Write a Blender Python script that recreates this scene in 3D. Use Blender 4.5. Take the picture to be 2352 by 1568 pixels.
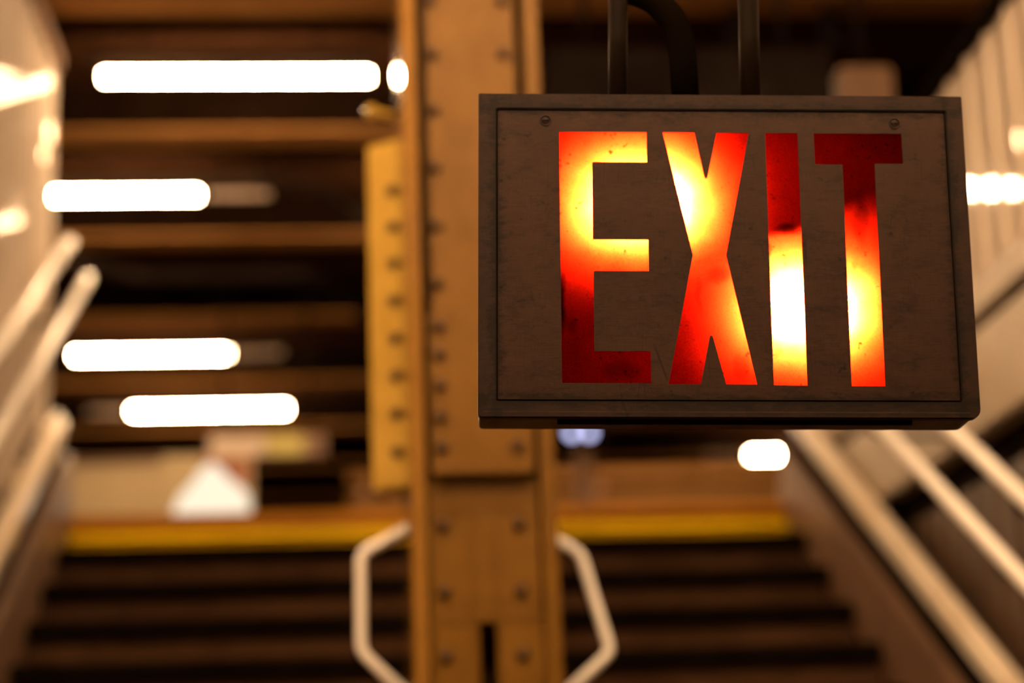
import bpy, bmesh, math, random
from mathutils import Vector, Matrix, Euler
from mathutils.geometry import tessellate_polygon

S = bpy.context.scene
COL = S.collection
for o in list(bpy.data.objects): bpy.data.objects.remove(o)
random.seed(4)

# ------------------------------------------------------------------ camera
F = 4600.0                                   # focal length in pixels of the 2352 px wide frame
def _n(v): return v.normalized()
up = _n(Vector((-626, -17900, F)))           # world up in camera axes (x right, y down, z forward)
st = _n(Vector((-396, -1149, F)))            # direction in which the stair climbs
yy = _n(st - up*st.dot(up)); xx = yy.cross(up)
cr = Vector((xx[0], yy[0], up[0])); cd = Vector((xx[1], yy[1], up[1])); cf = Vector((xx[2], yy[2], up[2]))
cu, cb = -cd, -cf
cam = bpy.data.cameras.new('camera'); camo = bpy.data.objects.new('camera', cam); COL.objects.link(camo)
camo.matrix_world = Matrix(((cr[0], cu[0], cb[0], 0), (cr[1], cu[1], cb[1], 0), (cr[2], cu[2], cb[2], 1.6), (0, 0, 0, 1)))
cam.sensor_width = 36; cam.sensor_fit = 'HORIZONTAL'; cam.lens = F/2352*36
cam.dof.use_dof = True; cam.dof.focus_distance = 2.49; cam.dof.aperture_fstop = 1.75
cam.clip_start = .05; cam.clip_end = 100
S.camera = camo

# ------------------------------------------------------------------ world, exposure
W = bpy.data.worlds.new('world'); S.world = W; W.use_nodes = True
W.node_tree.nodes['Background'].inputs[0].default_value = (1, .50, .24, 1)
W.node_tree.nodes['Background'].inputs[1].default_value = .035
S.view_settings.view_transform = 'Standard'; S.view_settings.look = 'None'
S.view_settings.exposure = 0.0; S.view_settings.gamma = 1; S.view_settings.use_curve_mapping = False
TUBE = 265.0                                  # strength of the lit tubes
TUBEC = (1, .63, .33)
S.cycles.sample_clamp_indirect = 6

# ------------------------------------------------------------------ materials
def mat(name, c1, c2=None, rough=.6, metal=0, scale=6, stretch=(1,1,1), bump=0, bscale=60, spec=.5, lo=.35, hi=.65, detail=6, coat=0):
    m = bpy.data.materials.new(name); m.use_nodes = True
    nt = m.node_tree; N = nt.nodes; Lk = nt.links; b = N['Principled BSDF']
    b.inputs['Roughness'].default_value = rough; b.inputs['Metallic'].default_value = metal
    b.inputs['Specular IOR Level'].default_value = spec; b.inputs['Coat Weight'].default_value = coat
    b.inputs['Coat Roughness'].default_value = .12
    tc = N.new('ShaderNodeTexCoord'); mp = N.new('ShaderNodeMapping'); mp.inputs['Scale'].default_value = stretch
    Lk.new(tc.outputs['Object'], mp.inputs[0])
    if c2 is None: c2 = tuple(x*.8 for x in c1)
    t = N.new('ShaderNodeTexNoise'); t.inputs['Scale'].default_value = scale; t.inputs['Detail'].default_value = detail; t.inputs['Roughness'].default_value = .65
    Lk.new(mp.outputs[0], t.inputs['Vector'])
    r = N.new('ShaderNodeValToRGB'); r.color_ramp.elements[0].position = lo; r.color_ramp.elements[1].position = hi
    r.color_ramp.elements[0].color = (*c2, 1); r.color_ramp.elements[1].color = (*c1, 1)
    Lk.new(t.outputs['Fac'], r.inputs[0]); Lk.new(r.outputs[0], b.inputs['Base Color'])
    if bump:
        t2 = N.new('ShaderNodeTexNoise'); t2.inputs['Scale'].default_value = bscale; Lk.new(mp.outputs[0], t2.inputs['Vector'])
        bp = N.new('ShaderNodeBump'); bp.inputs['Strength'].default_value = bump; bp.inputs['Distance'].default_value = .004
        Lk.new(t2.outputs['Fac'], bp.inputs['Height']); Lk.new(bp.outputs[0], b.inputs['Normal'])
    return m
def emis(name, c, s):
    m = bpy.data.materials.new(name); m.use_nodes = True; nt = m.node_tree
    nt.nodes.remove(nt.nodes['Principled BSDF']); e = nt.nodes.new('ShaderNodeEmission')
    e.inputs[0].default_value = (*c, 1); e.inputs[1].default_value = s
    nt.links.new(e.outputs[0], nt.nodes['Material Output'].inputs[0]); return m

M = {}
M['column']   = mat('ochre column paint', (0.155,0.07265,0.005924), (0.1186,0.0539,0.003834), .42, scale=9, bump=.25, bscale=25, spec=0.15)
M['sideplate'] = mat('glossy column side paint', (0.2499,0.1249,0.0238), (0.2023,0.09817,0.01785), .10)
M['column_lit']  = mat('brightened flange paint', (0.5269,0.3352,0.05187), (0.4247,0.2607,0.03334), .2, scale=9, bump=.2, bscale=25)  # column paint brightened as if lit from the left
M['rivet']    = mat('rivet paint', (0.06,0.027,0.0048), (0.036,0.0162,0.003), .35, scale=30, spec=0.25)
M['white']    = mat('white rail enamel', (.97,.92,.86), (.90,.84,.76), .25, scale=5)
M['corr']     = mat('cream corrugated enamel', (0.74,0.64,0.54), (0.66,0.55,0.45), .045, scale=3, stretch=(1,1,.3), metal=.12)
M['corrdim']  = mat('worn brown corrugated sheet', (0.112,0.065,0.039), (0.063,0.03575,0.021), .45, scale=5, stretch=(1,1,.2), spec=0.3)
M['trim']     = mat('beige slab edge paint', (0.4032,0.307,0.2059), (0.3251,0.2395,0.1572), .5, scale=4, spec=0.25)
M['stringer'] = mat('brown stringer paint', (0.1913,0.1071,0.06077), (0.1403,0.07735,0.0442), .4, scale=4, spec=0.15)
M['cap']      = mat('cream kerb cap', (.92,.82,.68), (.72,.60,.46), .2, scale=3)
M['step']     = mat('dark worn step', (0.08984,0.04385,0.02286), (0.04687,0.02192,0.01109), .6, scale=7, stretch=(1,4,4), bump=.3, spec=0)
M['nosing']   = mat('black step nosing', (0.008,0.0052,0.0032), (0.004,0.0024,0.0016), .6, scale=12, spec=0)
M['yellow']   = mat('yellow safety paint', (1.234,0.9248,0.00063), (1.02,0.7496,0.0004725), .45, scale=5, stretch=(.5,1,3), spec=0.1)
M['yellow_shaded'] = mat('shaded dark yellow paint', (0.45,0.1875,0.0025), (0.325,0.125,0.0025), .5, scale=5, stretch=(.5,1,3), spec=.1)  # darker copy of the yellow, paints the shade on the top nosing
M['beam']     = mat('tan beam paint', (0.2323,0.1138,0.03686), (0.1774,0.08275,0.02534), .5, scale=3, bump=.2, spec=0)
M['web']      = mat('black beam web', (0.0072,0.0036,0.0018), (0.0042,0.0018,0.0009), .9, spec=0)
M['deck']     = mat('dark brown ceiling deck', (0.03175,0.01313,0.006169), (0.01814,0.007387,0.003084), .8, scale=1.5, stretch=(1,3,1), spec=0)
M['fixture']  = mat('light fixture housing', (0.084,0.054,0.036), (0.06,0.039,0.027), .5, scale=4, spec=0)
M['dark']     = mat('near black paint', (.016,.011,.009), (.008,.005,.004), .8, spec=0)
M['pipe']     = mat('dark brown steel pipe', (0.0135,0.00765,0.0045), (0.0072,0.00405,0.00225), .45, scale=18, stretch=(1,1,.3), bump=.2, spec=.06)
M['cable']    = mat('black conduit', (.006,.0035,.002), (.003,.002,.001), .6, spec=0)
M['concrete'] = mat('brown concrete', (0.154,0.105,0.07), (0.105,0.07,0.0455), .85, scale=3, bump=.3, spec=0)
M['tile']     = mat('cream wall paint', (0.4692,0.3774,0.2346), (0.4182,0.3264,0.1938), .5, scale=2, spec=0.1)
M['endwall']  = mat('brown end wall', (0.3584,0.2016,0.0896), (0.2464,0.1344,0.056), .8, scale=1, spec=0)
M['tube']     = emis('lit fluorescent tube', TUBEC, TUBE)
M['deadtube'] = mat('unlit fluorescent tube', (.55,.42,.33), (.45,.34,.26), .35)
M['yelsign']  = mat('yellow green sign panel', (0.4,0.32,0.0096), (0.336,0.264,0.008), .4)
M['palesign'] = mat('pale sign panel', (0.49,0.364,0.266), (0.406,0.294,0.21), .4)
M['poster']   = mat('red brown poster print', (0.336,0.12,0.04), (0.16,0.04,0.016), .5, scale=6)
M['mound']    = emis('backlit white poster print', (1, .84, .62), 1.15)
M['glow']     = emis('bluish indicator lamp', (.62,.62,1.0), 3.2)

# ------------------------------------------------------------------ mesh helpers
class MB:
    def __init__(s): s.v = []; s.f = []; s.sm = []
    def add(s, vs, fs, smooth=False):
        b = len(s.v); s.v += [tuple(v) for v in vs]; s.f += [tuple(b+i for i in f) for f in fs]; s.sm += [smooth]*len(fs)
        return s
    def box(s, x0, x1, y0, y1, z0, z1):
        return s.add([(x0,y0,z0),(x1,y0,z0),(x1,y1,z0),(x0,y1,z0),(x0,y0,z1),(x1,y0,z1),(x1,y1,z1),(x0,y1,z1)],
                     [(0,3,2,1),(4,5,6,7),(0,1,5,4),(1,2,6,5),(2,3,7,6),(3,0,4,7)])
    def prism(s, poly, axis, a, b):
        """poly: 2-D outline, extruded along axis from a to b"""
        def P(u, v, w): return {'x': (w,u,v), 'y': (u,w,v), 'z': (u,v,w)}[axis]
        n = len(poly)
        return s.add([P(u,v,a) for u,v in poly]+[P(u,v,b) for u,v in poly],
                     [tuple(range(n))[::-1], tuple(range(n,2*n))]+[(i,(i+1)%n,n+(i+1)%n,n+i) for i in range(n)])
    def tube(s, pts, r, n=12, cap=True):
        pts = [Vector(p) for p in pts]; rs = r if isinstance(r, (list,tuple)) else [r]*len(pts)
        vs = []; u = None
        for i, p in enumerate(pts):
            t = ((pts[min(i+1,len(pts)-1)]-p).normalized() + (p-pts[max(i-1,0)]).normalized())
            t.normalize()
            if u is None: u = t.orthogonal().normalized()
            u = (u-t*u.dot(t)).normalized(); w = t.cross(u)
            for k in range(n):
                a = 2*math.pi*k/n; vs.append(p+(u*math.cos(a)+w*math.sin(a))*rs[i])
        fs = [(i*n+k, i*n+(k+1)%n, (i+1)*n+(k+1)%n, (i+1)*n+k) for i in range(len(pts)-1) for k in range(n)]
        s.add(vs, fs, True)
        if cap:
            b = len(s.v)-len(vs)
            s.f += [tuple(b+k for k in range(n))[::-1], tuple(b+(len(pts)-1)*n+k for k in range(n))]; s.sm += [False]*2
        return s
    def dome(s, c, d, r, h, n=12, rings=3):
        """rivet head: low dome centred on c, pointing along d"""
        d = Vector(d).normalized(); u = d.orthogonal().normalized(); w = d.cross(u); c = Vector(c); vs = []
        for j in range(rings):
            a = (math.pi/2)*j/rings
            for k in range(n):
                b = 2*math.pi*k/n; vs.append(c+(u*math.cos(b)+w*math.sin(b))*r*math.cos(a)+d*h*math.sin(a))
        vs.append(c+d*h)
        fs = [(j*n+k, j*n+(k+1)%n, (j+1)*n+(k+1)%n, (j+1)*n+k) for j in range(rings-1) for k in range(n)]
        fs += [((rings-1)*n+k, (rings-1)*n+(k+1)%n, rings*n) for k in range(n)]
        fs.append(tuple(range(n))[::-1])
        return s.add(vs, fs, True)
    def build(s, name, m, parent=None, bevel=0, seg=2):
        me = bpy.data.meshes.new(name); me.from_pydata(s.v, [], s.f)
        bm = bmesh.new(); bm.from_mesh(me)
        for f, q in zip(bm.faces, s.sm): f.smooth = q
        bmesh.ops.recalc_face_normals(bm, faces=bm.faces)
        if bevel:
            es = [e for e in bm.edges if len(e.link_faces) == 2 and e.calc_face_angle(0) > .6]
            bmesh.ops.bevel(bm, geom=es, offset=bevel, segments=seg, affect='EDGES', clamp_overlap=True)
        bm.to_mesh(me); bm.free(); me.materials.append(m)
        o = bpy.data.objects.new(name, me); COL.objects.link(o)
        if parent: o.parent = parent
        return o
def arc(pts, r, n=5):
    """rounds the corners of a polyline"""
    P = [Vector(p) for p in pts]; out = [P[0]]
    for i in range(1, len(P)-1):
        a = (P[i-1]-P[i]); b = (P[i+1]-P[i]); k = min(r, a.length*.45, b.length*.45)
        A = P[i]+a.normalized()*k; B = P[i]+b.normalized()*k
        for j in range(n+1):
            t = j/n; out.append(A*(1-t)**2+P[i]*2*t*(1-t)+B*t*t)
    out.append(P[-1]); return out
def tag(o, label=None, cat=None, group=None, kind=None):
    if label: o['label'] = label
    if cat: o['category'] = cat
    if group: o['group'] = group
    if kind: o['kind'] = kind
    return o
def thing(name, label, cat, loc=(0,0,0), group=None):
    o = bpy.data.objects.new(name, None); COL.objects.link(o); o.location = loc; o.empty_display_size = .1
    return tag(o, label, cat, group)
def struct(name):
    o = bpy.data.objects.new(name, None); COL.objects.link(o); o.empty_display_size = .1
    return tag(o, kind='structure')
def copyto(src, parent, dz=(0,0,0)):
    c = src.copy(); COL.objects.link(c); c.parent = parent; c.location = src.location + Vector(dz); return c

# stair constants
TOPZ, TOPY, RISE, RUN, NST = 2.955, 7.92, .175, .3224, 17
XL, XR = -1.10, 1.77
SL = RISE/RUN
def nose(y): return TOPZ-(TOPY-y)*SL
CEIL = 5.20; BZ = 4.96

# ------------------------------------------------------------------ setting
f = MB().box(-6, 6, -6, TOPY-16.2*RUN, -.2, 0).build('floor', M['concrete']); tag(f, kind='structure')
f = MB().box(-6, 6, TOPY+RUN+.0, 22, TOPZ-.25, TOPZ).build('floor.001', M['concrete']); tag(f, kind='structure')
for a, b, nm in ((-6, XL-.12, 'floor.002'), (XR+.4, 6, 'floor.003')):
    f = MB().box(a, b, -1, TOPY+RUN, TOPZ-.25, TOPZ).build(nm, M['concrete']); tag(f, kind='structure')
ce = struct('ceiling')
MB().box(-6, 6, -3, 22, CEIL, CEIL+.12).build('deck', M['deck'], ce)
# riveted ceiling beams: one each bay
BY = [1.44, 2.94, 4.44, 5.94, 7.54, 9.08, 10.72, 12.40, 14.16, 15.75, 17.35, 18.95, 20.55]
b0 = MB().prism([(-.012,.03),(.012,.03),(.012,.235),(.095,.25),(-.095,.25),(-.012,.235)], 'x', -5.9, 5.9).build('beam', M['web'], ce)
b0.location = (0, BY[0], BZ)
f0 = MB().prism([(-.10,0),(.10,0),(.10,.016),(.012,.03),(-.012,.03),(-.10,.016)], 'x', -5.9, 5.9).build('flange', M['beam'], b0)
for y in BY[1:]:
    c = b0.copy(); COL.objects.link(c); c.parent = ce; c.location = (0, y, BZ)
    c2 = f0.copy(); COL.objects.link(c2); c2.parent = c
w = MB().box(-6, 6, 21.8, 22, TOPZ, CEIL).build('wall_back', M['endwall']); tag(w, kind='structure')

# corrugated side walls, sheet by sheet
RIB = ((0, 0), (.006, .35), (.013, .9), (.019, 1), (.025, .9), (.032, .35), (.038, 0))
def corr(name, X, side, y0, y1, zlo, zhi, m, parent, pitch=.13, amp=.011, thick=.004):
    """corrugated sheet in the plane x=X facing side (+1 or -1); zlo may be a function of y"""
    ys = {round(y0, 4), round(y1, 4)}; k = math.floor(y0/pitch)
    while k*pitch < y1:
        for o_, d_ in RIB:
            q = k*pitch+o_
            if y0 < q < y1: ys.add(round(q, 4))
        k += 1
    ys = sorted(ys); n = len(ys)-1; vs = []
    def prof(q):
        u = (q % pitch)
        for (a0, d0), (a1, d1) in zip(RIB, RIB[1:]):
            if a0-1e-6 <= u <= a1+1e-6: return d0+(d1-d0)*(u-a0)/(a1-a0)
        return 0
    for y in ys:
        x = X+side*amp*prof(y); z0 = zlo(y) if callable(zlo) else zlo
        for dx in (0, -side*thick):
            vs += [(x+dx, y, z0), (x+dx, y, zhi)]
    fs = []
    for i in range(n):
        a = 4*i; b = 4*(i+1)
        fs += [(a,a+1,b+1,b), (a+2,b+2,b+3,a+3), (a,b,b+2,a+2), (a+1,a+3,b+3,b+1)]
    fs += [(0,2,3,1), (4*n,4*n+1,4*n+3,4*n+2)]
    mb = MB().add(vs, fs, False)
    return mb.build(name, m, parent)
wl = struct('wall_left')
SH = .9
y = 8.0
while y > -1:
    corr('panel', -1.215, 1, y-SH+.004, y, lambda q: max(nose(q)+.42, .9) if q < TOPY else TOPZ+.12, 4.87, M['corr'], wl); y -= SH
wtop = MB().box(-1.27, -1.18, -1, 8.0, 4.87, 4.93).build('top_rail', M['stringer'], wl)
MB().box(-1.27, -1.21, 8.0, 8.05, TOPZ, 4.9).build('end_post', M['trim'], wl, .006)
wr = struct('wall_right')
y = 8.0
while y > -1:
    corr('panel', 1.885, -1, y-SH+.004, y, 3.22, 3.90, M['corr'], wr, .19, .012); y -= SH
MB().box(1.862, 1.95, -1, 8.0, 3.89, 3.965).build('top_rail', M['nosing'], wr, .006)
MB().box(1.87, 2.05, -1, 8.0, 3.115, 3.22).build('slab_edge', M['trim'], wr, .008)
MB().box(1.91, 2.05, -1, 8.0, 3.07, 3.115).build('groove', M['dark'], wr)
MB().box(1.866, 2.05, -1, 8.0, 2.77, 3.07).build('slab_edge', M['trim'], wr, .008)
MB().box(1.94, 2.05, -1, 8.0, 2.62, 2.77).build('shadow_gap', M['dark'], wr)
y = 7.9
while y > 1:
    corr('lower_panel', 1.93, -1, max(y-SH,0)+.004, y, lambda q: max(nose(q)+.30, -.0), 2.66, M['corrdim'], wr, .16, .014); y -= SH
MB().box(1.868, 1.95, 8.0, 8.12, TOPZ, 3.94).build('end_post', M['trim'], wr, .006)

# ------------------------------------------------------------------ staircase
stair = thing('staircase', 'broad flight of dark steps with yellow top edge climbing behind the yellow column', 'staircase', (0,0,0))
HOLE = (.01, .59)
for i in range(NST):
    z = TOPZ-RISE*i; y0 = TOPY-RUN*i
    if z < RISE*.5: break
    top = i == 0
    sm = M['step']
    rng = [(XL+.003, XR-.003)] if i not in (10, 11) else [(XL+.003, HOLE[0]), (HOLE[1], XR-.003)]
    mb = MB(); nb = MB(); rb = MB()
    for a, b in rng:
        mb.box(a, b, y0+.012, y0+RUN+.03, z-.045, z-.006)
        rb.box(a, b, y0+.03, y0+.042, z-RISE-.0, z-.045)
        nb.box(a, b, y0-.012, y0+.05, z-.068 if not top else z-.06, z)
    stp = mb.build('step', sm, stair)
    tag(stp, 'dark worn step' if i else 'top step edged in yellow')
    nb.build('nosing', M['nosing'] if not top else M['yellow_shaded'], stp, .006)
    rb.build('riser', sm if i else M['yellow'], stp)
# second yellow strip on the floor edge behind the last step, and the top riser lip
MB().box(XL, XR, TOPY-.016, TOPY+.03, TOPZ-RISE+.075, TOPZ-RISE+.085).build('yellow_bead', M['yellow'], stair)
MB().box(XL+.003, XR-.003, TOPY+RUN+.03-.03, TOPY+RUN+.02, TOPZ-.2, TOPZ+.012).build('landing_edge', M['yellow'], stair)

# stringers with kerb cap, left and right
def sloped(x0, x1, lo, hi, ya, yb, name, m, parent, bev=.006):
    poly = [(ya, nose(ya)+lo), (yb, nose(yb)+lo), (yb, nose(yb)+hi), (ya, nose(ya)+hi)]
    return MB().prism(poly, 'x', x0, x1).build(name, m, parent, bev)
for side, xi, xo, lab in ((-1, XL, -1.155, 'left side brown painted steel stair stringer with cream kerb cap'),
                          (1, XR, 1.825, 'right side brown painted steel stair stringer with cream kerb cap')):
    sg = thing('stair_stringer', lab, 'stringer', (0,0,0))
    a, b = min(xi, xi+side*.035), max(xi, xi+side*.035)
    sloped(a, b, -.30, .20, 2.6, 8.0, 'web', M['stringer'], sg)
    a, b = min(xi, xi+side*.06), max(xi, xi+side*.06)
    sloped(a, b, .20, .225, 2.6, 8.0, 'flange', M['stringer'], sg)
    sloped(min(xi+side*.03, xo+side*.03), max(xi+side*.03, xo+side*.03), .22, .31, 2.6, 7.95, 'recess_strip', M['dark'], sg)
    a, b = min(xi+side*.02, xo+side*.035), max(xi+side*.02, xo+side*.035)
    sloped(a, b, .31, .42, 2.6, 7.95, 'kerb_cap', M['cap'], sg, .025)
    e = MB(); e.prism([(7.80, TOPZ+.02), (8.12, TOPZ+.02), (8.12, TOPZ+.10), (8.0, TOPZ+.24), (7.90, TOPZ+.20)], 'x', a, b)
    e.build('end_shoe', M['white'], sg, .015)

# handrails
def bracket(y, z, xr, xw):
    b = MB(); b.tube(arc([(xr, y, z-.015), (xr, y, z-.06), (xw, y, z-.08)], .03, 4), .008, 8)
    b.dome((xw, y, z-.08), (1 if xr > xw else -1, 0, 0), .03, .012)
    return b
def handrail(lab, x, h, ya, yb, r, xw, turn):
    t = thing('handrail', lab, 'handrail', (x, yb, nose(yb)+h), 'stair handrails')
    p = [(0, 0, 0)]
    p = [(0, ya-yb, (ya-yb)*SL), (0, 0, 0), (0, .06, .03)] if not turn else [(0, ya-yb, (ya-yb)*SL), (0, 0, 0), (0, .10, .04), ((xw-x)*.8, .12, .03)]
    MB().tube(arc(p, .05), r, 14).build('rail', M['white'], t)
    yk = yb-.35
    while yk > ya+.1:
        bracket(yk-yb, (yk-yb)*SL, 0, xw-x).build('bracket', M['pipe'], t); yk -= 1.1
    return t
handrail('lower white tube handrail along the corrugated left wall', -1.05, .965, 2.8, 7.92, .020, -1.19, False)
handrail('upper white tube handrail close against the corrugated left wall', -1.135, 1.11, 2.8, 7.95, .024, -1.19, False)
handrail('lower pale tube handrail beneath the sign on the right wall', 1.64, .965, 2.8, 7.5, .020, 1.92, False)
handrail('upper pale tube handrail emerging at the sign lower right corner', 1.70, 1.125, 2.8, 7.5, .020, 1.92, False)

# ------------------------------------------------------------------ riveted column
col = thing('steel_column', 'ochre painted riveted steel column standing on the stairs left of the exit sign', 'column', (.30, 4.62, .94))
cx, cy, cz = .30, 4.62, .94
def L(x0, x1, y0, y1, z0, z1): return (x0-cx, x1-cx, y0-cy, y1-cy, z0-cz, z1-cz)
MB().box(*L(.19, .41, 4.60, 4.76, .96, CEIL-.01)).build('web', M['column'], col)
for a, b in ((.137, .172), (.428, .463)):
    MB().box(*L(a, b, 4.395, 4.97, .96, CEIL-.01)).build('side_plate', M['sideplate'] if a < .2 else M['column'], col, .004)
MB().box(*L(.172, .428, 4.90, 4.925, .96, CEIL-.01)).build('gap_blocker', M['rivet'], col)  # plate added to block the tube light showing through the column gaps
# inner channel flanges, with a slot between them low down
for a, b in ((.172, .283), (.318, .428)):
    MB().box(*L(a+.006, b, 4.418, 4.44, .96, 2.10)).build('channel_flange', M['column'], col, .003)
MB().box(*L(.178, .423, 4.418, 4.44, 2.10, 2.42)).build('batten_plate', M['column'], col, .003)
MB().box(*L(.196, .404, 4.384, 4.44, 2.42, CEIL-.01)).build('cover_plate', M['column'], col, .005)
MB().box(*L(.186, .414, 4.376, 4.386, 2.425, 2.80)).build('splice_plate', M['column'], col, .004)
MB().box(*L(.27, .274, 4.414, 4.42, 1.0, 2.42)).build('seam_bead', M['column'], col)
MB().box(*L(.322, .326, 4.414, 4.42, 1.0, 2.42)).build('seam_bead', M['column'], col)
rz_hi = [5.01, 4.86, 4.71, 4.57, 4.43, 4.285, 4.14, 4.0, 3.855, 3.71, 3.565, 3.43, 3.29, 3.148, 3.007, 2.869]
rz_mid = [2.766, 2.70, 2.629, 2.556, 2.487]
rz_lo = [2.317, 2.168, 2.028, 1.88, 1.74, 1.6, 1.45, 1.31, 1.17, 1.03]
r0 = None
def rivet(x, y, z, m, n=(0,-1,0)):
    o = MB().dome((0,0,0), n, .0165, .012).build('rivet', m, col) if rivet.src.get((m.name, n)) is None else rivet.src[(m.name, n)].copy()
    if (m.name, n) in rivet.src: COL.objects.link(o); o.parent = col
    else: rivet.src[(m.name, n)] = o
    o.location = (x-cx, y-cy, z-cz)
rivet.src = {}
for xr in (.2085, .378):
    for z in rz_hi: rivet(xr+.0, 4.384, z, M['rivet'])
    for z in rz_mid: rivet(xr, 4.376, z, M['rivet'])
    for z in rz_lo: rivet(xr, 4.418, z, M['rivet'])
# rear bracing angle seen past the left edge
g = MB()
g.prism([(.058-cx, 4.74-cy), (.135-cx, 4.69-cy), (.139-cx, 4.70-cy), (.062-cx, 4.75-cy)], 'z', 2.46-cz, 3.33-cz)
g.prism([(.06-cx, 4.745-cy), (.07-cx, 4.745-cy), (.10-cx, 4.80-cy), (.137-cx, 4.80-cy), (.137-cx, 4.83-cy), (.09-cx, 4.83-cy)], 'z', 2.46-cz, 3.33-cz)
g.build('bracing_angle', M['column_lit'], col)
z = 3.20
while z > 2.5:
    rivet(.118, 4.70, z, M['rivet'], (-.55, -.835, 0)); z -= .094
MB().dome((.07-cx, 4.68-cy, 3.40-cz), (0,-1,.1), .018, .016, 16, 4).tube([(.07-cx, 4.68-cy, 3.40-cz), (.14-cx, 4.72-cy, 3.40-cz)], .01, 10).build('knob', M['column_lit'], col)
MB().box(*L(.08, .52, 4.39, 4.86, .94, .962)).build('base_plate', M['column'], col, .004)
MB().box(.02, .58, TOPY-11*RUN+.06, TOPY-9*RUN-.02, .70, .94).build('column_footing', M['concrete'])
ft = bpy.data.objects['column_footing']; tag(ft, 'concrete footing block set into the steps under the ochre column', 'footing')

# guards: bent white tubes clamped to the column
for lab, pts in (('white bent tube guard loop on the left side of the column', [(.142, 4.64, 2.352), (.026, 4.64, 2.292), (.024, 4.64, 2.066), (.105, 4.64, 1.985), (.142, 4.64, 1.955)]),
                 ('white bent tube guard loop on the right side of the column', [(.458, 4.64, 2.328), (.539, 4.64, 2.282), (.600, 4.64, 2.050), (.50, 4.64, 1.965), (.458, 4.64, 1.93)])):
    t = thing('guard_loop', lab, 'guard rail', pts[0])
    o = Vector(pts[0]); q = [Vector(p)-o for p in pts]
    MB().tube(arc(q, .02), .0125, 14).build('tube', M['white'], t)
    for p in (q[0], q[-1]):
        MB().tube([p-Vector((.008,0,0)), p+Vector((.008,0,0))], .026, 14).build('clamp', M['column'], t)

# ------------------------------------------------------------------ fluorescent fixtures
def fixture(label, x0, x1, y, hx0, hx1, z=4.915, dead=None):
    t = thing('fluorescent_light', label, 'light', (x0, y, z), 'fluorescent tubes under the ceiling')
    h = MB(); h.box(hx0-x0, hx1-x0, -.045, .045, .045, .10)
    h.prism([(-.045,.045),(.045,.045),(.075,.105),(-.075,.105)], 'x', hx0-x0, hx1-x0)
    h.build('housing', M['fixture'], t, .003)
    for xe in (hx0-x0+.25, hx1-x0-.25):
        MB().tube([(xe, 0, .10), (xe, 0, CEIL-z)], .007, 8).build('hanger', M['dark'], t)
    MB().tube([(0, 0, 0), (x1-x0, 0, 0)], .021, 16).build('tube', M['tube'], t)
    for xe in (-.022, x1-x0):
        MB().box(xe, xe+.022, -.02, .02, -.022, .05).build('socket', M['fixture'], t, .003)
    if dead:
        tag(MB().tube([(dead[0]-x0, 0, 0), (dead[1]-x0, 0, 0)], .019, 14).build('unlit_tube', M['deadtube'], t), 'unlit tube')
fixture('long glowing fluorescent tube highest at the upper left', -1.03, .115, 8.19, -1.10, .14)
fixture('glowing fluorescent tube second from the top, left end meeting the corrugated wall', -1.50, -.74, 9.78, -1.95, -.36, dead=(-.70, -.38))
fixture('lit fluorescent tube hidden behind the exit sign', .25, 1.43, 9.78, .2, 1.48)
fixture('third glowing fluorescent tube down, cut off at left by the wall end', -1.80, -.79, 13.08, -1.85, -.40, dead=(-.75, -.43))
fixture('lowest glowing fluorescent tube on the left', -1.60, -.46, 14.80, -1.95, -.40, dead=(-1.93, -1.64))
fixture('small glowing tube end below the sign at right', 3.50, 4.65, 16.95, 3.1, 4.7, dead=(3.12, 3.46))
fixture('added unseen fluorescent tube filling the upper hall behind the sign', 1.5, 2.67, 11.4, 1.45, 2.72)  # this and the next tube are unseen, added to fill dark ceiling bays
fixture('added unseen fluorescent tube filling the upper hall behind the corrugated left wall', -4.3, -3.13, 11.4, -4.35, -3.08)
# unseen rows above the frame; all but the stair foot pair added as fill
for lab, x0, y in (('lit fluorescent tube over the left half of the stair foot', -1.0, 3.3), ('lit fluorescent tube over the right half of the stair foot', .75, 3.3),
                   ('added unseen fluorescent tube over the sign at left', -1.0, 2.0), ('added unseen fluorescent tube over the sign at right', .75, 2.0),
                   ('added unseen fluorescent tube above the viewer at left', -1.1, .7), ('added unseen fluorescent tube above the viewer at right', .6, .7),
                   ('added unseen fluorescent tube behind the viewer at left', -1.3, -1.5), ('added unseen fluorescent tube behind the viewer at right', .6, -1.5)):
    fixture(lab, x0, x0+1.17, y, x0-.05, x0+1.22)

# ------------------------------------------------------------------ conduits on the ceiling and hanging boxes
def cable(label, pts, r, cat='conduit'):
    o = Vector(pts[0]); t = MB().tube(arc([Vector(p)-o for p in pts], .12), r, 10).build('ceiling_conduit', M['dark'], None); t.location = o
    return tag(t, label, cat)
cable('black conduit crossing the ceiling between second and third tubes, bending down at right', [(-2.6, 10.6, 4.86), (-1.45, 10.75, 4.86), (-1.2, 11.05, 4.86), (-.2, 11.05, 4.86), (.15, 12.0, 4.86), (.6, 12.9, 4.86)], .04)
cable('thinner dark conduit curving away right of the second tube', [(-.42, 9.46, 4.87), (-.15, 9.50, 4.87), (.15, 10.15, 4.87), (.45, 11.4, 4.87)], .022)

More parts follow.
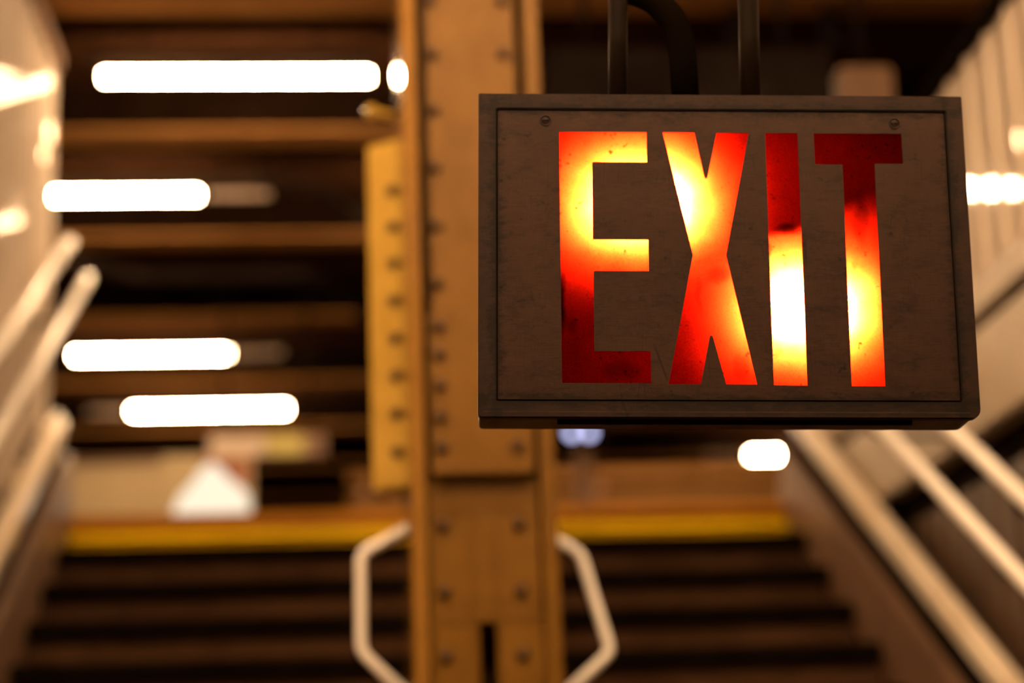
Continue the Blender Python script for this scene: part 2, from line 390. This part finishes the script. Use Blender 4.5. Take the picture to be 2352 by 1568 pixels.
t = thing('hanging_sign_box', 'long near-black sign box hung across behind the sign support pipes', 'sign box', (1.2, 6.5, 4.10))
MB().box(-.50, .50, -.06, .06, 0, .21).build('box', M['dark'], t, .006)
for s_ in (-.35, .35): MB().tube([(s_, 0, .21), (s_, 0, CEIL-4.10)], .012, 8).build('hanger', M['dark'], t)
t = thing('junction_box', 'pale tan box hung right of the black sign box', 'box', (1.83, 6.5, 4.03))
MB().box(-.095, .095, -.05, .05, 0, .215).build('box', M['stringer'], t, .008)
MB().tube([(0, 0, .215), (0, 0, CEIL-4.03)], .012, 8).build('hanger', M['dark'], t)
for k, x in enumerate((1.62, 2.02)):
    t = thing('ceiling_bracket', ('short dark bracket under the ceiling left of the tan box', 'short dark bracket under the ceiling right of the tan box')[k], 'bracket', (x, 7.6, BZ-.16))
    MB().box(-.035, .035, -.03, .03, 0, CEIL-BZ+.16).build('drop', M['dark'], t, .004)
    MB().box(-.06, .06, -.04, .04, -.012, 0).build('plate', M['dark'], t, .002)

# ------------------------------------------------------------------ beyond the stair head
t = thing('direction_sign', 'blurred hanging sign strip with pale and yellow-green panels beyond the steps', 'sign', (-.44, 12.0, 4.01))
MB().box(-.40, .30, .0, .05, -.005, .115).build('board', M['stringer'], t)
tag(MB().box(-.39, -.06, -.006, .0, .0, .11).build('panel', M['palesign'], t), 'pale panel')
tag(MB().box(-.05, .17, -.006, .0, .0, .11).build('panel', M['yelsign'], t), 'yellow-green panel')
for s_ in (-.3, .2): MB().tube([(s_, .025, .115), (s_, .025, CEIL-4.01)], .01, 8).build('hanger', M['dark'], t)
t = thing('low_partition', 'low cream painted partition wall beyond the stair head at left', 'partition', (-1.3, 10.0, TOPZ))
MB().box(-1.5, .815, .0, .10, 0, .62).build('panel', M['tile'], t, .004)
MB().box(-1.5, .815, -.01, .11, .62, .65).build('coping', M['stringer'], t, .004)
t = thing('poster', 'backlit poster with a bright white mound under red-brown on the cream partition', 'poster', (-.71, 9.99, TOPZ+.02))
MB().box(-.22, .225, -.012, .0, .0, .63).build('board', M['tile'], t)
MB().box(-.02, .215, -.015, -.012, .46, .62).build('red_print', M['poster'], t)
MB().prism([(-.20,.25),(-.13,.42),(-.06,.50),(-.02,.56),(.03,.59),(.08,.55),(.12,.50),(.18,.46),(.215,.40),(.215,.02),(-.20,.02)], 'y', -.021, -.015).build('white_print', M['mound'], t)
t = thing('indicator_box', 'small dark box with two round bluish lamps just below the exit sign', 'indicator', (1.2, 10.0, TOPZ))
MB().box(-.10, .12, .0, .12, .66, .90).build('box', M['dark'], t, .01)
MB().box(-.03, .05, .03, .09, 0, .66).build('post', M['stringer'], t, .004)
for s_ in (-.055, .035): MB().dome((s_, 0, .735), (0,-1,0), .026, .012, 16).build('lamp', M['glow'], t)
t = thing('barrier_fence', 'brown horizontal barrier rails far behind the right half of the steps', 'barrier', (1.6, 12.5, TOPZ))
for h in (.62, .8, .95): MB().box(-1.6, 3.0, 0, .05, h, h+.07).build('rail', M['beam'], t, .004)
for x in (-1.5, 0, 1.5, 2.9): MB().box(x-.03, x+.03, .05, .10, 0, 1.03).build('post', M['stringer'], t, .004)

# ------------------------------------------------------------------ the exit sign
SGM = Matrix.Translation((.1666, 2.4812, 2.1434)) @ Euler((.0036, .0313, -.0521), 'XYZ').to_matrix().to_4x4()
sg = thing('exit_sign', 'metal box exit sign with glowing red and orange letters hung in the foreground', 'sign')
sg.matrix_world = SGM
def metal_dirty(name, c1, c2, rough=.42):
    m = bpy.data.materials.new(name); m.use_nodes = True; nt = m.node_tree; N = nt.nodes; Lk = nt.links; b = N['Principled BSDF']
    b.inputs['Metallic'].default_value = .35; b.inputs['Roughness'].default_value = rough; b.inputs['Specular IOR Level'].default_value = .3
    tc = N.new('ShaderNodeTexCoord')
    def noise(sc, st, det=6, ro=.6):
        mp = N.new('ShaderNodeMapping'); mp.inputs['Scale'].default_value = st; Lk.new(tc.outputs['Object'], mp.inputs[0])
        t = N.new('ShaderNodeTexNoise'); t.inputs['Scale'].default_value = sc; t.inputs['Detail'].default_value = det; t.inputs['Roughness'].default_value = ro
        Lk.new(mp.outputs[0], t.inputs['Vector']); return t.outputs['Fac']
    def ramp(v, a, ca, b_, cb_):
        r = N.new('ShaderNodeValToRGB'); e = r.color_ramp.elements; e[0].position = a; e[0].color = (*ca, 1); e[1].position = b_; e[1].color = (*cb_, 1)
        Lk.new(v, r.inputs[0]); return r.outputs[0]
    def mul(a, c, fac=1):
        x = N.new('ShaderNodeMixRGB'); x.blend_type = 'MULTIPLY'; x.inputs[0].default_value = fac
        Lk.new(a, x.inputs[1]); Lk.new(c, x.inputs[2]); return x.outputs[0]
    base = ramp(noise(9, (1,1,1), 8, .7), .35, c2, .65, c1)
    brush = ramp(noise(60, (.5,1,14), 3), .3, (.78,)*3, .7, (1.12,)*3)
    weave = ramp(noise(60, (14,1,.6), 2), .3, (.86,)*3, .7, (1.08,)*3)
    spots = ramp(noise(55, (1,1,1), 3, .5), .26, (.25,)*3, .34, (1,)*3)
    smear = ramp(noise(14, (1,1,2.2), 10, .85), .36, (.40,)*3, .50, (1,)*3)
    out = mul(mul(mul(mul(base, brush), weave), spots), smear)
    # thin scratches
    mp = N.new('ShaderNodeMapping'); mp.inputs['Rotation'].default_value = (0, .5, 0); mp.inputs['Scale'].default_value = (30, 1, 3.2); Lk.new(tc.outputs['Object'], mp.inputs[0])
    vr = N.new('ShaderNodeTexVoronoi'); vr.feature = 'DISTANCE_TO_EDGE'; vr.inputs['Scale'].default_value = 1.0; Lk.new(mp.outputs[0], vr.inputs['Vector'])
    scr = ramp(vr.outputs[0], .004, (.45,)*3, .012, (1,)*3)
    gate = ramp(noise(8, (1,1,1), 2), .58, (0,)*3, .62, (1,)*3)
    x = N.new('ShaderNodeMixRGB'); x.blend_type = 'MIX'; Lk.new(gate, x.inputs[0]); x.inputs[1].default_value = (1,1,1,1); Lk.new(scr, x.inputs[2])
    out = mul(out, x.outputs[0])
    # grime gathered along the joint and the borders
    sp = N.new('ShaderNodeSeparateXYZ'); Lk.new(tc.outputs['Object'], sp.inputs[0])
    def M_(op, a, c=None):
        x = N.new('ShaderNodeMath'); x.operation = op
        for i_, q_ in enumerate((a, c)):
            if q_ is None: continue
            if isinstance(q_, (int, float)): x.inputs[i_].default_value = q_
            else: Lk.new(q_, x.inputs[i_])
        return x.outputs[0]
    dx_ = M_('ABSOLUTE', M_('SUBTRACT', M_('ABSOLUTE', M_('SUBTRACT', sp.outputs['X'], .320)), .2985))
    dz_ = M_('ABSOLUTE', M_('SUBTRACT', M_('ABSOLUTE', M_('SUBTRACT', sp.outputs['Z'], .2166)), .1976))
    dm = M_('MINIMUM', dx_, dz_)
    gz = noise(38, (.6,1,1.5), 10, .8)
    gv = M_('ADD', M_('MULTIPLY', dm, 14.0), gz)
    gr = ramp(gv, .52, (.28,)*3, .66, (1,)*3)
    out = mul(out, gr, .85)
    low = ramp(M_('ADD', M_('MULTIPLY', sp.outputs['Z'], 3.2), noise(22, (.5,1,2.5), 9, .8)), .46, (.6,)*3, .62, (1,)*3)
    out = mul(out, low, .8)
    Lk.new(out, b.inputs['Base Color'])
    bp = N.new('ShaderNodeBump'); bp.inputs['Strength'].default_value = .25; bp.inputs['Distance'].default_value = .0006
    Lk.new(noise(260, (.5,1,1.5), 4), bp.inputs['Height']); Lk.new(bp.outputs[0], b.inputs['Normal'])
    return m
M['plate'] = metal_dirty('dirty brushed sign plate', (0.05397,0.02512,0.01457), (0.03886,0.01743,0.009914))
M['frame'] = metal_dirty('dirty sign frame metal', (0.03983,0.01872,0.01106), (0.02085,0.009361,0.005526), .5)
M['housing'] = metal_dirty('scuffed sign housing', (.17,.11,.075), (.06,.035,.024), .45)
W_, H_, D_ = .64, .4347, .085
# housing: hollow box, rounded lower corners, open at the front
def outline(x0, x1, z0, z1, rb, rt, n=5):
    P = []
    for (px, pz, a0, r) in ((x1-rb, z0+rb, -90, rb), (x1-rt, z1-rt, 0, rt), (x0+rt, z1-rt, 90, rt), (x0+rb*.5, z0+rb*.5, 180, rb*.5)):
        for k in range(n+1):
            a = math.radians(a0+90*k/n); P.append((px+r*math.cos(a), pz+r*math.sin(a)))
    return P
def ring(mb, O, I, y0, y1):
    """hollow frame between outline O and outline I (same counts), y0..y1"""
    n = len(O); vs = [(x, y0, z) for x, z in O]+[(x, y1, z) for x, z in O]+[(x, y0, z) for x, z in I]+[(x, y1, z) for x, z in I]
    fs = []
    for i in range(n):
        j = (i+1) % n
        fs += [(i, j, n+j, n+i), (2*n+i, 3*n+i, 3*n+j, 2*n+j), (i, 2*n+i, 2*n+j, j), (n+i, n+j, 3*n+j, 3*n+i)]
    mb.add(vs, fs)
O1 = outline(0, W_, 0, H_, .012, .002); I1 = outline(.004, W_-.004, .004, H_-.004, .009, .001)
h = MB(); ring(h, O1, I1, .012, D_); h.prism(I1, 'y', D_-.004, D_-.001)
h.build('housing', M['housing'], sg)
O2 = outline(-.0015, W_+.0015, -.003, H_+.001, .013, .002); IX0, IX1, IZ0, IZ1 = .0218, .6185, .019, .4142
I2 = outline(IX0, IX1, IZ0, IZ1, .0025, .0025)
fr = MB(); ring(fr, O2, I2, .0, .013)
fr.build('door_frame', M['frame'], sg, .0014, 2)
MB().prism([(-.0012,-.002),(-.0012,.0045),(.0005,.0058),(.0005,-.002)], 'x', .006, W_-.012).build('hem', M['frame'], sg, .0005)
hg = MB(); hg.tube([(.10, .014, -.0045), (.555, .014, -.0045)], .0042, 10)
hg.build('hinge', M['cable'], sg)
for k in range(9): MB().tube([(.115+k*.05, .014, -.0045), (.117+k*.05, .014, -.0045)], .0046, 10).build('hinge_knuckle', M['cable'], sg)
# plate with the letters cut out
ZT, ZB = .3829, .0417
LET = [
 [(.1053,ZT),(.2202,ZT),(.2201,.3412),(.1500,.3412),(.1486,.3408),(.1478,.3398),(.1475,.2347),(.2198,.2347),(.2198,.1923),(.1500,.1923),(.1486,.1919),(.1479,.1909),(.1478,.0850),(.2202,.0850),(.2202,ZB+.0012),(.1058,ZB+.0012)],
 [(.2419,ZT),(.2837,ZT),(.2952,.3222),(.2962,.3200),(.2976,.3192),(.2990,.3200),(.2999,.3222),(.3133,ZT),(.3557,ZT),(.3209,.2141),(.3561,ZB),(.3162,ZB),(.3010,.1040),(.3001,.1058),(.2988,.1064),(.2973,.1058),(.2965,.1040),(.2839,ZB),(.2423,ZB),(.2778,.2140)],
 [(.3776,ZT),(.4206,ZT),(.4205,ZB-.0012),(.3775,ZB-.0008)],
 [(.4419,ZT),(.5587,ZT),(.5585,.3410),(.5216,.3410),(.5210,.3400),(.5207,ZB-.0018),(.4776,ZB-.0018),(.4786,.3394),(.4420,.3396)],
]
g_ = .0024
outer = outline(IX0+g_, IX1-g_, IZ0+g_, IZ1-g_, .002, .002, 3)
loops = [outer]+LET
flat = [p for lp in loops for p in lp]
tris = tessellate_polygon([[Vector((x, z, 0)) for x, z in lp] for lp in loops])
n = len(flat); yf, yb = .0015, .0032
vs = [(x, yf, z) for x, z in flat]+[(x, yb, z) for x, z in flat]
fs = [tuple(t) for t in tris]+[tuple(n+i for i in t)[::-1] for t in tris]
off = 0
for lp in loops:
    m_ = len(lp)
    fs += [(off+i, off+(i+1) % m_, n+off+(i+1) % m_, n+off+i) for i in range(m_)]; off += m_
MB().add(vs, fs).build('face_plate', M['plate'], sg)
# translucent red diffuser lit from behind by two bulbs
m = bpy.data.materials.new('red translucent diffuser'); m.use_nodes = True; nt = m.node_tree; N = nt.nodes; Lk = nt.links
N.remove(N['Principled BSDF'])
tr = N.new('ShaderNodeBsdfTranslucent'); df = N.new('ShaderNodeBsdfDiffuse'); ad = N.new('ShaderNodeMixShader'); ad.inputs[0].default_value = .03
tc = N.new('ShaderNodeTexCoord')
t1 = N.new('ShaderNodeTexNoise'); t1.inputs['Scale'].default_value = 11; t1.inputs['Detail'].default_value = 9; t1.inputs['Roughness'].default_value = .6; t1.inputs['Distortion'].default_value = .3
Lk.new(tc.outputs['Object'], t1.inputs['Vector'])
r1 = N.new('ShaderNodeValToRGB'); e = r1.color_ramp.elements; e[0].position = .38; e[0].color = (.72,.58,.45,1); e[1].position = .6; e[1].color = (1,1,1,1); Lk.new(t1.outputs['Fac'], r1.inputs[0])
t2 = N.new('ShaderNodeTexNoise'); t2.inputs['Scale'].default_value = 120; t2.inputs['Detail'].default_value = 2; Lk.new(tc.outputs['Object'], t2.inputs['Vector'])
r2 = N.new('ShaderNodeValToRGB'); e = r2.color_ramp.elements; e[0].position = .24; e[0].color = (.25,.15,.1,1); e[1].position = .33; e[1].color = (1,1,1,1); Lk.new(t2.outputs['Fac'], r2.inputs[0])
t3 = N.new('ShaderNodeTexNoise'); t3.inputs['Scale'].default_value = 420; t3.inputs['Detail'].default_value = 2; Lk.new(tc.outputs['Object'], t3.inputs['Vector'])
r3 = N.new('ShaderNodeValToRGB'); e = r3.color_ramp.elements; e[0].position = .3; e[0].color = (.75,.7,.7,1); e[1].position = .6; e[1].color = (1,1,1,1); Lk.new(t3.outputs['Fac'], r3.inputs[0])
def mul(a, c):
    x = N.new('ShaderNodeMixRGB'); x.blend_type = 'MULTIPLY'; x.inputs[0].default_value = 1
    Lk.new(a, x.inputs[1])
    if isinstance(c, tuple): x.inputs[2].default_value = c
    else: Lk.new(c, x.inputs[2])
    return x.outputs[0]
colr = mul(mul(mul(r1.outputs[0], r2.outputs[0]), r3.outputs[0]), (1, .0125, .0016, 1))
# dirt smudges and painted shade of inner parts, soft outlines (sheet coordinates in metres)
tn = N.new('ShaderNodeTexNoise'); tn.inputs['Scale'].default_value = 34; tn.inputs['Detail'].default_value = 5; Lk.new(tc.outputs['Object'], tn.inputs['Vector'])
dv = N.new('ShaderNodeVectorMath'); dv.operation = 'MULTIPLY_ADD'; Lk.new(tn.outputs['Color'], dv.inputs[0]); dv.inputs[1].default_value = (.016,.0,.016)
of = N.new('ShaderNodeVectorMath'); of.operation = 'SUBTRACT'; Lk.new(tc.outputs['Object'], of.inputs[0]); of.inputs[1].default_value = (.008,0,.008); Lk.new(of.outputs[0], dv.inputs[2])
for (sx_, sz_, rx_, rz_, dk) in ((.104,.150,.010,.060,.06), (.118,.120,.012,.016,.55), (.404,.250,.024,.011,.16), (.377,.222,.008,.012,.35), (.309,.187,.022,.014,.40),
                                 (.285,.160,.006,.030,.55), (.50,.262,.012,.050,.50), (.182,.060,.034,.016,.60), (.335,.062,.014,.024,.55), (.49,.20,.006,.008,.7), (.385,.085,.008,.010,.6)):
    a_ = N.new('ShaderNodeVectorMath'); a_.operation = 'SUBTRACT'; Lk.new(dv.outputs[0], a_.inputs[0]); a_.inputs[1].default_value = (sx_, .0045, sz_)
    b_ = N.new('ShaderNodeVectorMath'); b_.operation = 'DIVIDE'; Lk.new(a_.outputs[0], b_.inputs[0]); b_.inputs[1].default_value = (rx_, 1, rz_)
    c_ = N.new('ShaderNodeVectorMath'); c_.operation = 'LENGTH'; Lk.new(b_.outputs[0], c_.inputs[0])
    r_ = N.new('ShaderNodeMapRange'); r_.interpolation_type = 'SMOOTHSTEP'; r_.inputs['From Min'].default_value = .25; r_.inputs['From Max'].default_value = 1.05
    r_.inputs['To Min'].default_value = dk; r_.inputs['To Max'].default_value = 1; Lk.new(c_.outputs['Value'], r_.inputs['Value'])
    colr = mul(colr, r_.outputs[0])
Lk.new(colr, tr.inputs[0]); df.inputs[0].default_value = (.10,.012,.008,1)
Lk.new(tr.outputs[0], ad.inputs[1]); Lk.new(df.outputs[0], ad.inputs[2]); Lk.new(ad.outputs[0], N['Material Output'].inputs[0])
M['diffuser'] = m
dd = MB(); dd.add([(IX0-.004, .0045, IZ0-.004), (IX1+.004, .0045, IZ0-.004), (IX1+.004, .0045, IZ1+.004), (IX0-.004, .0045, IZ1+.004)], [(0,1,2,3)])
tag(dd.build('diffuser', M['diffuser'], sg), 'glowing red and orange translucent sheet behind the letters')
M['inside'] = mat('sign interior', (.10,.08,.06), (.07,.055,.04), .9, spec=.1)
MB().box(.006, W_-.006, D_-.010, D_-.006, .006, H_-.006).build('back_lining', M['inside'], sg)
for sz, sx in ((.0871, .3982), (.5502, .397)):
    sc = MB(); sc.dome((sz, .0015, sx), (0,-1,0), .0052, .0009, 20, 3); s2 = sc.build('screw', M['frame'], sg)
    MB().box(sz-.0042, sz+.0042, .0003, .0009, sx-.0006, sx+.0006).build('slot', M['cable'], s2)
    q = MB(); n_ = 28
    for r_, y_ in ((.0056,.0012),(.0062,.0004),(.0072,.0003),(.0078,.0014)):
        q.v += [(sz+r_*math.cos(2*math.pi*k/n_), y_, sx+r_*math.sin(2*math.pi*k/n_)) for k in range(n_)]
    for j in range(3): q.f += [(j*n_+k, j*n_+(k+1) % n_, (j+1)*n_+(k+1) % n_, (j+1)*n_+k) for k in range(n_)]
    q.sm = [False]*len(q.f); q.build('washer', M['frame'], sg)
# four bulbs in sockets, two and two
M['bulb'] = emis('red fill bulb', (1, .30, .12), 350)  # bulb tinted red as fill for light bouncing inside the box
BU = [(.188, .029, .287, .008, 4900), (.238, .029, .287, .008, 4900), (.404, .029, .145, .008, 5600), (.448, .029, .143, .008, 5600)]
for k, (bx, by, bz, br, pw) in enumerate(BU):
    me = bpy.data.meshes.new('bulb'); bm = bmesh.new(); bmesh.ops.create_icosphere(bm, subdivisions=2, radius=br); bmesh.ops.scale(bm, vec=(1,1,1.6), verts=bm.verts); bm.to_mesh(me); bm.free()
    me.materials.append(M['bulb']); bo = bpy.data.objects.new('bulb', me); COL.objects.link(bo); bo.parent = sg; bo.location = (bx, by, bz)
    MB().tube([(bx, by, bz-br*1.6-.03), (bx, by, bz-br*1.5)], .012, 12).build('socket', M['inside'], sg)
for bx, by, bz, br, pw in BU:                # the bulbs' forward light
    ld = bpy.data.lights.new('bulb_light', 'SPOT'); ld.energy = pw; ld.color = (1, .84, .56); ld.spot_size = math.radians(170); ld.spot_blend = 1; ld.shadow_soft_size = .008
    lo = bpy.data.objects.new('bulb_light', ld); COL.objects.link(lo); lo.parent = sg; lo.location = (bx, by-br-.001, bz); lo.rotation_euler = (-math.pi/2, 0, 0)
# unseen baffle added to shade the letters above the lower bulbs, front edge slanted
MB().add([(.372,.0068,.226),(.43,.0078,.229),(.615,.0185,.262),(.615,D_-.011,.262),(.372,D_-.011,.226),
          (.372,.0068,.2275),(.43,.0078,.2305),(.615,.0185,.2635),(.615,D_-.011,.2635),(.372,D_-.011,.2275)],
         [(0,1,2,3,4),(9,8,7,6,5),(0,5,6,1),(1,6,7,2),(2,7,8,3),(3,8,9,4),(4,9,5,0)]).build('baffle', M['inside'], sg)
MB().prism([(.300,.178),(.372,.226),(.372,.2275),(.300,.1795)], 'y', .0085, D_-.011).build('baffle', M['inside'], sg)
# dark ring added behind the plate joint to block the diffuser glow
gk = MB(); ring(gk, outline(IX0-.003, IX1+.003, IZ0-.003, IZ1+.003, .002, .002), outline(IX0+.012, IX1-.012, IZ0+.012, IZ1-.012, .002, .002), .0034, .0042)
gk.build('joint_mask', M['dark'], sg)

# support pipes and conduit above the sign (sign's own axes, up to the ceiling)
def hung(name, label, cat, pts, r, m, grp=None, n=16, collar=None):
    t = thing(name, label, cat, group=grp); t.matrix_world = SGM @ Matrix.Translation(pts[0])
    o = Vector(pts[0]); MB().tube(arc([Vector(p)-o for p in pts], .10, 10), r, n).build('pipe', m, t)
    MB().tube([(0,0,0), (0,0,.006)], r*1.28, n).build('locknut', m, t)
    return t
hung('support_pipe', 'dark steel support pipe on top of the exit sign at its left', 'pipe', [(.1866, .045, H_+.0015), (.19, .045, .62), (.2, .045, 2.98)], .0128, M['pipe'])
hung('support_pipe', 'dark steel support pipe on top of the exit sign at its right', 'pipe', [(.366, .045, H_+.0015), (.368, .045, .62), (.374, .045, 2.98)], .0140, M['pipe'])
hung('bent_conduit', 'thick black bent conduit rising between the two support pipes', 'conduit', [(.2785, .045, H_+.003), (.276, .045, .515), (.268, .048, .56), (.240, .07, .605), (.15, .13, .66), (.11, .16, .80), (.11, .16, 2.98)], .0188, M['cable'])
